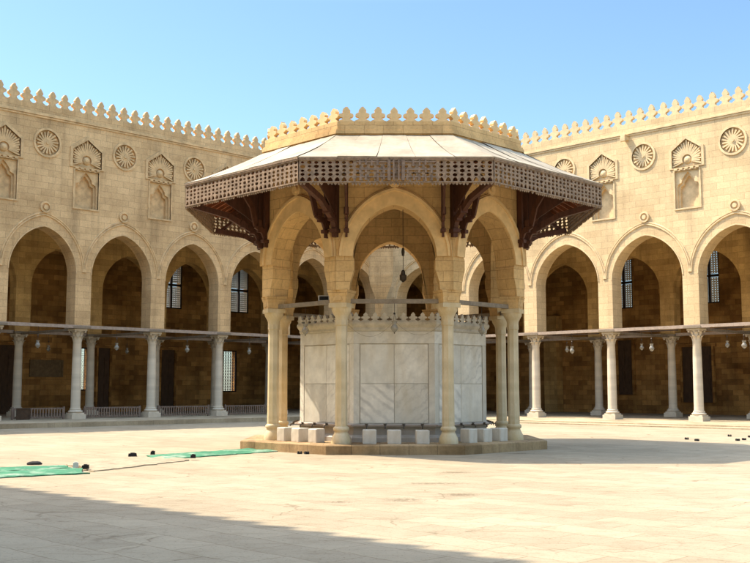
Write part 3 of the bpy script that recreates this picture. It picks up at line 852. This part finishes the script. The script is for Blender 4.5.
# ------------------------------------------------------------------ the marble basin inside
bas = thing('marble_basin', 'octagonal white marble ablution basin with carved cresting inside the pavilion', 'basin', (PC.x, PC.y, ZP))
def prismz(mb, prof): prism8(mb, [(a, z - ZP) for a, z in prof])
BA = 2.556
m = MB(); prismz(m, [(BA - .05, ZP), (BA - .05, 3.3)]); m.build('core', 'slab', bas)
m = MB(); prismz(m, [(BA + .10, ZP), (BA + .10, .34), (BA + .06, .38), (BA + .0, .42), (BA + .0, .60), (BA + .06, .62), (BA + .06, .68), (BA + .02, .71)]); m.build('trough_band', 'slabdark', bas)
for k in range(8):
    n, t = fdir(k); hs = BA * TAN
    P = lambda x, z, y: n * (BA + y) + t * x + Vector((0, 0, z - ZP))
    # four slabs
    for i in range(2):
        for j in range(2):
            m = MB(); x0, x1 = (-hs + .17) + i * (hs - .17) + .005, (-hs + .17) + (i + 1) * (hs - .17) - .005
            z0, z1 = .72 + j * 1.025, .72 + (j + 1) * 1.025 - .01
            m.hexa([P(x0, z0, -.06), P(x1, z0, -.06), P(x1, z0, -.008), P(x0, z0, -.008), P(x0, z1, -.06), P(x1, z1, -.06), P(x1, z1, -.008), P(x0, z1, -.008)], (37.3 * (k * 4 + i * 2 + j + 1), 53.7 * (k + 3 * j + i)))
            st_ = (k, i, j) in ((0, 0, 0), (1, 0, 0))
            o = m.build('marble_slab', 'stripe' if st_ else 'slab', bas)
            if st_: o['label'] = 'marble slab with bold grey diagonal stripes'
    for s in (-1, 1):
        m = MB(); xa, xb = s * (hs - .155), s * (hs - .0)
        m.hexa([P(xa, .71, -.06), P(xb, .71, -.06), P(xb, .71, .0), P(xa, .71, .0), P(xa, 2.78, -.06), P(xb, 2.78, -.06), P(xb, 2.78, .0), P(xa, 2.78, .0)], (19 * k + s * 7, 5))
        m.build('corner_pilaster', 'slab', bas)
    m = MB()
    m.hexa([P(-hs, 2.785, -.06), P(hs, 2.785, -.06), P(hs, 2.785, .002), P(-hs, 2.785, .002), P(-hs, 3.1, -.06), P(hs, 3.1, -.06), P(hs, 3.1, .002), P(-hs, 3.1, .002)], (91 * k, 31 * k))
    m.build('frieze', 'slab', bas)
    m = MB(); N = 9; W = 2 * (hs + .06); cw = W / N
    for i in range(N):
        cx = -W / 2 + (i + .5) * cw
        o_ = [(cx + x * cw, 3.352 + z * .25) for x, z in ([(a, b) for a, b in MER] + [(-a, b) for a, b in MER[-2::-1]])]
        m.plate(o_, [], lambda x, z: P(x, z, .07), lambda x, z: P(x, z, .0))
    m.build('cresting', 'crest', bas)
m = MB(); prismz(m, [(BA + .01, 3.105), (BA + .03, 3.14), (BA + .03, 3.2), (BA + .08, 3.26), (BA + .1, 3.3), (BA + .1, 3.352)]); m.build('cornice', 'crest', bas)
m = MB(); ring = [Vector(p) for p in octa(BA + .13, .66 - ZP)]
for k in range(8): m.tube([ring[k - 1], ring[k]], .022, 6)
m.build('water_pipe', 'beam', bas)
tp = None
for k in range(8):
    n, t = fdir(k)
    for x in (-.72, -.24, .24, .72):
        if tp is None:
            m = MB(); m.tube([(0, .0, 0), (0, -.1, 0), (0, -.15, -.02), (0, -.16, -.08)], .016, 6); m.box((0, -.07, .04), (.09, .02, .02)); m.lathe([(.025, -.02), (.03, 0), (.025, .05)], (0, -.07, 0), 8)
            tp = m.build('tap', 'chain', bas); fst = True
            tp.location = n * (BA + .13) + t * x + Vector((0, 0, .66 - ZP)); tp.rotation_euler = (0, 0, k * PI / 4)
        else: copy_tree(tp, bas, n * (BA + .13) + t * x + Vector((0, 0, .66 - ZP)), k * PI / 4)

# ------------------------------------------------------------------ marble seats
names = {0: ['white marble block, left of the three before the basin front', 'white marble block, middle of the three before the basin front', 'white marble block, right of the three before the basin front'],
         7: ['white marble block beside the leftmost pavilion column', 'white marble block, middle of the three left of the left front column', 'white marble block just left of the left front column'],
         1: ['grey-shaded marble block just right of the right front column', 'grey-shaded marble block, middle of three right of the right front column', 'grey-shaded marble block beside the rightmost pavilion column']}
sm = None
offs = {0: (-.64, -.02, .69), 7: (-.78, -.16, .48), 1: (-.62, -.02, .62)}
for k in (0, 7, 1):
    n, t = fdir(k)
    for j, x in enumerate(offs[k]):
        p = PC + n * 3.32 + t * x + Vector((0, 0, ZP + .001))
        if sm is None:
            m = MB(); b = .022; s = .165; h = .35
            rows = [[(x * (s - e) / s + random.uniform(-.003, .003), y * (s - e) / s + random.uniform(-.003, .003), z) for x, y in ((-s + b, -s), (0, -s), (s - b, -s), (s, -s + b), (s, 0), (s, s - b), (s - b, s), (0, s), (-s + b, s), (-s, s - b), (-s, 0), (-s, -s + b))] for e, z in ((.004, 0), (0, .02), (0, h * .5), (0, h - b), (b * .35, h - b * .3), (b, h))]
            m.grid(rows, True, False); m.face(rows[-1]); m.face(rows[0][::-1])
            sm = m.build('marble_block', 'seat'); o = sm
        else: o = sm.copy(); COL.objects.link(o)
        o.location = p; o.rotation_euler = (0, 0, k * PI / 4 + random.uniform(-.06, .06))
        sc_ = random.uniform(.96, 1.08); o.scale = (sc_, sc_, random.uniform(.97, 1.03))
        tag(o, names[k][j], 'seat', 'marble block seats round the basin')

# ------------------------------------------------------------------ railing of the left arcade
fences = [(20.95, 23.55, 'short wooden railing at the left edge of the photo, beside a dark board'), (16.85, 19.95, 'wooden railing between first and second full columns of the shaded arcade'),
          (12.7, 15.85, 'wooden railing between second and third full columns of the shaded arcade'), (8.55, 11.7, 'wooden railing right of the third full column, ending behind the pavilion')]
for s0, s1, lab in fences:
    c = (s0 + s1) / 2; w_ = s1 - s0
    f = thing('wooden_railing', lab, 'railing', wl(c, -.12, .2), -3 * PI / 4, 'wooden railings of the shaded arcade')
    for z in (.09, .5):
        m = MB(); m.box((0, 0, z), (w_, .05, .07)); m.build('rail', 'fence', f)
    for s in (-1, 1):
        m = MB(); m.box((s * (w_ / 2 - .04), 0, .29), (.08, .08, .58)); m.build('post', 'fence', f)
    m = MB(); nsl = int(w_ / .14)
    for i in range(nsl): m.box((-w_ / 2 + .1 + i * (w_ - .2) / (nsl - 1), .035, .30), (.06, .02, .44 + random.uniform(-.01, .01)))
    m.build('slats', 'fence', f)
m = MB(); m.box((0, 0, .27), (.62, .05, .5)); m.box((0, .03, .51), (.66, .03, .05)); m.box((0, .03, .06), (.66, .03, .06))
for s in (-1, 1): m.box((s * .31, .03, .285), (.05, .03, .40))
o = m.build('dark_board', 'darkwood'); o.location = wl(23.1, .08, .2); o.rotation_euler = (0, 0, -3 * PI / 4)
tag(o, 'dark solid board standing at the left end of the wooden railing', 'board')

# ------------------------------------------------------------------ hanging lamps
def make_lamp(mat='glass'):
    root = thing('hanging_lamp', '', 'lamp')
    m = MB(); m.tube([(0, 0, 0), (0, 0, -.55)], .012, 5); m.lathe([(.03, -.06), (.035, -.03), (.02, 0)], n=8)
    for k in range(3):
        a = k * 2 * PI / 3; m.tube([(0, 0, -.55), (.10 * math.cos(a), .10 * math.sin(a), -1.0)], .008, 4)
    m.build('chain', 'chain', root)
    m = MB(); m.lathe([(.02, -1.44), (.07, -1.43), (.08, -1.41), (.13, -1.36), (.17, -1.28), (.165, -1.2), (.11, -1.12), (.085, -1.07), (.12, -.97), (.14, -.93)], n=14); m.build('glass_body', mat, root)
    m = MB(); m.lathe([(.06, -.62), (.05, -.58), (.02, -.54)], n=10); m.build('cap', 'chain', root)
    m = MB(); m.lathe([(.0, -1.52), (.025, -1.49), (.02, -1.43)], n=8); m.build('finial', 'chain', root)
    return root
lampL = [(22.64, 'front', .2, 'clear glass lamp in the leftmost arch of the shaded arcade'), (18.56, 'front', .2, 'clear glass lamp in the second arch of the shaded arcade from the left'),
         (14.47, 'front', .2, 'clear glass lamp in the third arch of the shaded arcade, before a dark door'), (10.46, 'front', .2, 'clear glass lamp in the shaded arch right beside the pavilion column')]
lampLi = [(14.21, 'deep dim lamp behind the second shaded arch, one row further in'), (18.91, 'deep dim lamp behind the leftmost shaded arch, one row further in')]
lampR = [(14.2, .2, 'glass lamp in the first sunlit arch right of the pavilion, hanging nearer'), (18.77, .2, 'glass lamp in the second sunlit arch, right and larger of its pair'),
         (23.43, .2, 'glass lamp at the right edge of the photo, nearer of its pair')]
lampRi = [(9.6, 'smaller deeper lamp of the pair in the first sunlit arch'), (14.2, 'smaller deeper lamp of the pair in the second sunlit arch'), (18.9, 'smaller deeper lamp of the pair in the rightmost arch')]
proto = None
def lamp(loc, label, sc=1.0, group='glass lamps hanging in the arcades'):
    global proto
    if proto is None: proto = make_lamp(); o = proto
    else: o = copy_tree(proto)
    o.location = loc; o.scale = (sc, sc, sc); o['label'] = label; o['group'] = group
    return o
for s, _, y, lb in lampL: lamp(wl(s, .36, IMP - .1), lb, .68)
for s, lb in lampLi: lamp(wl(s, -5.8, IMP - .1), lb, .62)
for s, y, lb in lampR: lamp(wr(s, .36, IMP - .1), lb, .72)
for s, y, lb in ((13.03, -.9, lampRi[0][1]), (17.49, -.9, lampRi[1][1]), (22.01, -.9, lampRi[2][1])):
    lamp(wr(s, y, IMP - .12), lb, .62)
for x, k, lb in ((.0, 0, 'dusty glass lamp hanging above the middle of the basin front'), (0, 7, 'dusty glass lamp hanging at the left side of the basin'), (0, 1, 'dusty glass lamp hanging at the right side of the basin')):
    n, t = fdir(k); p = PC + n * 3.0 + t * (x + {0: 0, 7: -.35, 1: .35}[k]); lamp((p.x, p.y, 3.86), lb, .56, 'glass lamps hanging over the basin')
# rods carrying the deeper lamps of the right arcade
for s in (13.03, 17.49, 22.01):
    b = MB(); c = min(RP, key=lambda q: abs(q - s)); 
    b.box(((RX(s)), -.9, IMP - .09), (4.0, .06, .06)); b.build('lamp_rod', 'darkwood', right)
lan = thing('hanging_lantern', 'dark metal lantern on a long chain in the front arch of the pavilion', 'lantern', (PC.x + .22, PC.y - 3.26, 6.2))
m = MB(); m.tube([(0, 0, 0), (0, 0, -1.55)], .009, 5); m.lathe([(.03, -1.2), (.045, -1.1), (.03, -1.0)], n=8); m.build('chain', 'metal', lan)
m = MB(); m.lathe([(.02, -1.88), (.04, -1.86), (.085, -1.82), (.09, -1.70), (.06, -1.68), (.05, -1.60), (.02, -1.56)], n=6, smooth=False); m.build('lantern_body', 'metal', lan)
for k in (0,):
    n, t = fdir(0); m = MB()
    for x0, x1, sag in ((-1.28, 0, .42), (0, 1.28, .38)):
        m.tube([PC + n * 3.02 + t * (x0 + (x1 - x0) * q / 12) + Vector((0, 0, 3.36 - sag * 4 * (q / 12) * (1 - q / 12) - (.0))) for q in range(13)], .0035, 5)
    tag(m.build('cable', 'beamgrey'), 'thin sagging cable strung between the front columns before the basin', 'cable')
# floodlight boxes on the pavilion beams
for px, pz, nm, lb, sz in ((-2.0, 3.98, 'floodlight', 'small pale floodlight box on the pavilion beam by the left columns', (.3, .16, .14)),):
    n, t = fdir(7); p = PC + n * 3.1 + t * .5
    o = thing(nm, lb, 'floodlight', (p.x, p.y, 3.886))
    m = MB(); m.box((0, 0, .08), sz); m.build('housing', 'palebox', o)
    m = MB(); m.box((0, -.085, .08), (.24, .012, .1)); m.build('lens', 'black', o)
m = MB(); m.box((0, 0, 0), (.3, .06, .5)); m.box((0, -.035, 0), (.22, .012, .4))
o = m.build('notice_plate', 'palebox'); o.location = wr(3.05, -.1, 5.1); o.rotation_euler = (0, 0, 0)
o.location = wr(8.0, -.1, 5.15)
tag(o, 'small white plate on the sunlit arcade seen through the right pavilion arch', 'plate')

# ------------------------------------------------------------------ things lying on the paving
def sheet(name, quad, mat, nu, nv, amp, z0=.012, th=.012, seed=0, rag=.06):
    random.seed(seed); m = MB(); a, b, c, d = [Vector((*q, 0)) for q in quad]; rows = []
    ph = [random.uniform(0, 6) for _ in range(6)]
    for i in range(nv + 1):
        v = i / nv; row = []
        for j in range(nu + 1):
            u = j / nu; p = (a * (1 - u) + b * u) * (1 - v) + (d * (1 - u) + c * u) * v
            if i in (0, nv) or j in (0, nu): p += Vector((random.uniform(-rag, rag), random.uniform(-rag, rag), 0))
            z = z0 + amp * (.5 + .25 * math.sin(u * 23 + ph[0] + 3 * math.sin(v * 5 + ph[1])) + .25 * math.sin(v * 9 + u * 11 + ph[2])) * (0.25 + .75 * math.sin(PI * min(1, max(0, v)))) 
            row.append((p.x, p.y, z + random.uniform(0, amp * .15)))
        rows.append(row)
    m.grid(rows, False, True)
    bd = rows[0] + [r[-1] for r in rows[1:]] + rows[-1][-2::-1] + [r[0] for r in rows[-2:0:-1]]
    for k in range(len(bd)):
        p, q = bd[k], bd[(k + 1) % len(bd)]; m.face([p, q, (q[0], q[1], .002), (p[0], p[1], .002)])
    return m.build(name, mat)
o = sheet('green_mat', [(-9.1, 17.0), (-5.43, 19.77), (-6.1, 21.0), (-9.6, 18.45)], 'green', 30, 6, .05, seed=1)
tag(o, 'near strip of rumpled green matting on the paving at the left edge', 'mat', 'green mats on the paving')
o = sheet('green_mat', [(-9.62, 18.5), (-6.15, 21.05), (-6.5, 21.75), (-10.3, 19.5)], 'green', 26, 6, .05, seed=2)
tag(o, 'far strip of rumpled green matting on the paving at the left edge', 'mat', 'green mats on the paving')
o = sheet('green_mat', [(-5.05, 23.3), (-2.45, 26.75), (-3.45, 27.75), (-5.45, 25.0)], 'green', 34, 7, .05, seed=3)
tag(o, 'green matting with worn pale spots lying next to the pavilion platform', 'mat', 'green mats on the paving')
o = sheet('faded_mat', [(-5.5, 20.2), (-4.15, 23.3), (-5.25, 24.9), (-6.5, 22.0)], 'faded', 26, 8, .05, seed=4)
tag(o, 'dusty faded cloth strip lying between the green mats', 'cloth')
def lump(name, loc, size, rz, mat, label, cat, group=None, seed=0):
    random.seed(seed); m = MB(); rows = []; n = 12
    for k in range(6):
        f = k / 5; z = size[2] * (f if k else 0); sc = [1, 1.06, 1.02, .94, .8, .45][k]
        rows.append([(size[0] / 2 * sc * (abs(math.cos(2 * PI * i / n)) ** .6) * (1 if math.cos(2 * PI * i / n) >= 0 else -1) * random.uniform(.95, 1.05),
                      size[1] / 2 * sc * (abs(math.sin(2 * PI * i / n)) ** .6) * (1 if math.sin(2 * PI * i / n) >= 0 else -1) * random.uniform(.95, 1.05), z * random.uniform(.93, 1.05)) for i in range(n)])
    m.grid(rows, True, True); m.face(rows[-1]); m.face(rows[0][::-1])
    o = m.build(name, mat); o.location = loc; o.rotation_euler = (0, 0, rz); return tag(o, label, cat, group)
lump('rolled_cloth', (-7.1, 21.75, .03), (.30, .2, .07), .2, 'black', 'black bundle lying on the far green mat at the left', 'bundle', seed=5)
def block(loc, rz, label, w=.115, group='small dark blocks on the paving'):
    m = MB(); m.box((-w * .3, 0, .03), (w * .42, .11, .06), .12); m.box((w * .3, .01, .025), (w * .42, .10, .05), -.1); m.box((0, 0, .01), (w * .9, .07, .02))
    for k in (-1, 1): m.box((w * .3 * k, 0, .062), (w * .3, .07, .01), .1 * k)
    o = m.build('dark_block', 'black'); o.location = loc; o.rotation_euler = (0, 0, rz); return tag(o, label, 'block', group)
def weight(loc, rz, label, w):
    m = MB(); m.box((0, 0, .035), (w, .14, .07), 0, (0, 0), .9); m.box((0, 0, .08), (w * .5, .05, .02)); m.box((w * .3, 0, .074), (.05, .15, .01))
    o = m.build('dark_weight', 'black'); o.location = loc; o.rotation_euler = (0, 0, rz); return tag(o, label, 'weight', 'dark weights holding down the mats')
weight((-5.72, 20.62, .03), .1, 'dark weight beside a pale block on the tip of the left green mat', .13)
weight((-5.78, 24.85, .0), .3, 'long dark weight at the far edge of the dusty cloth', .2)
weight((-4.1, 23.5, .05), .2, 'dark weight on the near edge of the mat by the platform', .12)
weight((-5.25, 24.62, .06), .2, 'thin dark weight at the left tip of the mat by the platform', .11)
m = MB(); m.box((0, 0, .05), (.11, .1, .1), .2, (0, 0), .85); m.box((0, 0, .105), (.06, .05, .012), .2)
o = m.build('pale_block', 'palebox'); o.location = (-5.93, 20.68, .05); tag(o, 'pale block beside the dark weight on the left green mat', 'block')
for j, (x, y, lb) in enumerate(((9.92, 33.1, 'left of the two dark blocks near the pavilion shadow, right side'), (9.95, 32.15, 'right of the two dark blocks near the pavilion shadow, right side'),
                   (12.0, 35.2, 'farthest of the dark blocks by the steps at the right edge'), (11.26, 32.3, 'nearest of the dark blocks by the steps at the right edge'), (11.6, 32.7, 'dark block close behind the nearest one at the right edge'), (12.44, 34.5, 'dark block cut by the right edge of the photo'))):
    block((x, y, 0), random.uniform(-.3, .3), lb)
block((-1.86, 25.78, 0), .1, 'left half of a small dark pair lying before the platform', .11); block((-1.68, 25.72, 0), .3, 'right half of a small dark pair lying before the platform', .11)

# ------------------------------------------------------------------ light, sky, camera
w = bpy.data.worlds.new('World'); SC.world = w; w.use_nodes = True
nt = w.node_tree; sky = nt.nodes.new('ShaderNodeTexSky'); sky.sky_type = 'NISHITA'; sky.sun_disc = False
sky.sun_elevation = SUN_EL; sky.sun_rotation = math.atan2(SUN_TO.x, SUN_TO.y)
sky.altitude = 30; sky.air_density = 1.0; sky.dust_density = .6; sky.ozone_density = 1.4
bg = nt.nodes['Background']
# added sky gain to lift the shade: stronger towards the zenith than low down
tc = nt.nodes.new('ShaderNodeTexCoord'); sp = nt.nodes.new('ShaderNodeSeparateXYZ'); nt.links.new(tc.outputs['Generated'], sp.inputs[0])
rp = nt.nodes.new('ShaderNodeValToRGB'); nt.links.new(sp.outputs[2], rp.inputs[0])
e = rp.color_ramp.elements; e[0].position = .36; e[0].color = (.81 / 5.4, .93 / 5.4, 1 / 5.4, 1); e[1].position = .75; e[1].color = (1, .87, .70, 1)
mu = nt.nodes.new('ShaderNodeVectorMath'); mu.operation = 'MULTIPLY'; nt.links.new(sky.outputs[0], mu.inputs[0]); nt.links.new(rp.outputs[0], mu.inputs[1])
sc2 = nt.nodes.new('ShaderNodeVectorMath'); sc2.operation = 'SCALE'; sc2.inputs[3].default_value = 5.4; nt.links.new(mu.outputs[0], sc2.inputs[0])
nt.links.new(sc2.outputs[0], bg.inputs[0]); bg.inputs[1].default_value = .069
sl = bpy.data.lights.new('sun', 'SUN'); sl.energy = 2.65; sl.angle = math.radians(.5); sl.color = (1, .90, .77)
so = bpy.data.objects.new('sun', sl); COL.objects.link(so)
dirv = -(SUN_TO * math.cos(SUN_EL) + Vector((0, 0, math.sin(SUN_EL))))
so.rotation_euler = dirv.to_track_quat('-Z', 'Y').to_euler(); so.location = (-20, 20, 40)
cam = bpy.data.cameras.new('camera'); co = bpy.data.objects.new('camera', cam); COL.objects.link(co)
co.location = (0, 0, 1.6); pitch = math.atan(107.5 / 1030)
co.rotation_euler = (PI / 2 + pitch, 0, 0)
cam.sensor_width = 36; cam.lens = 36 * 1030 / 750; cam.clip_end = 3000
SC.camera = co
SC.view_settings.view_transform = 'Standard'; SC.view_settings.look = 'None'
SC.view_settings.exposure = 1.86; SC.view_settings.gamma = 1; SC.view_settings.use_curve_mapping = False
SC.cycles.use_denoising = True; SC.cycles.max_bounces = 14; SC.cycles.diffuse_bounces = 12
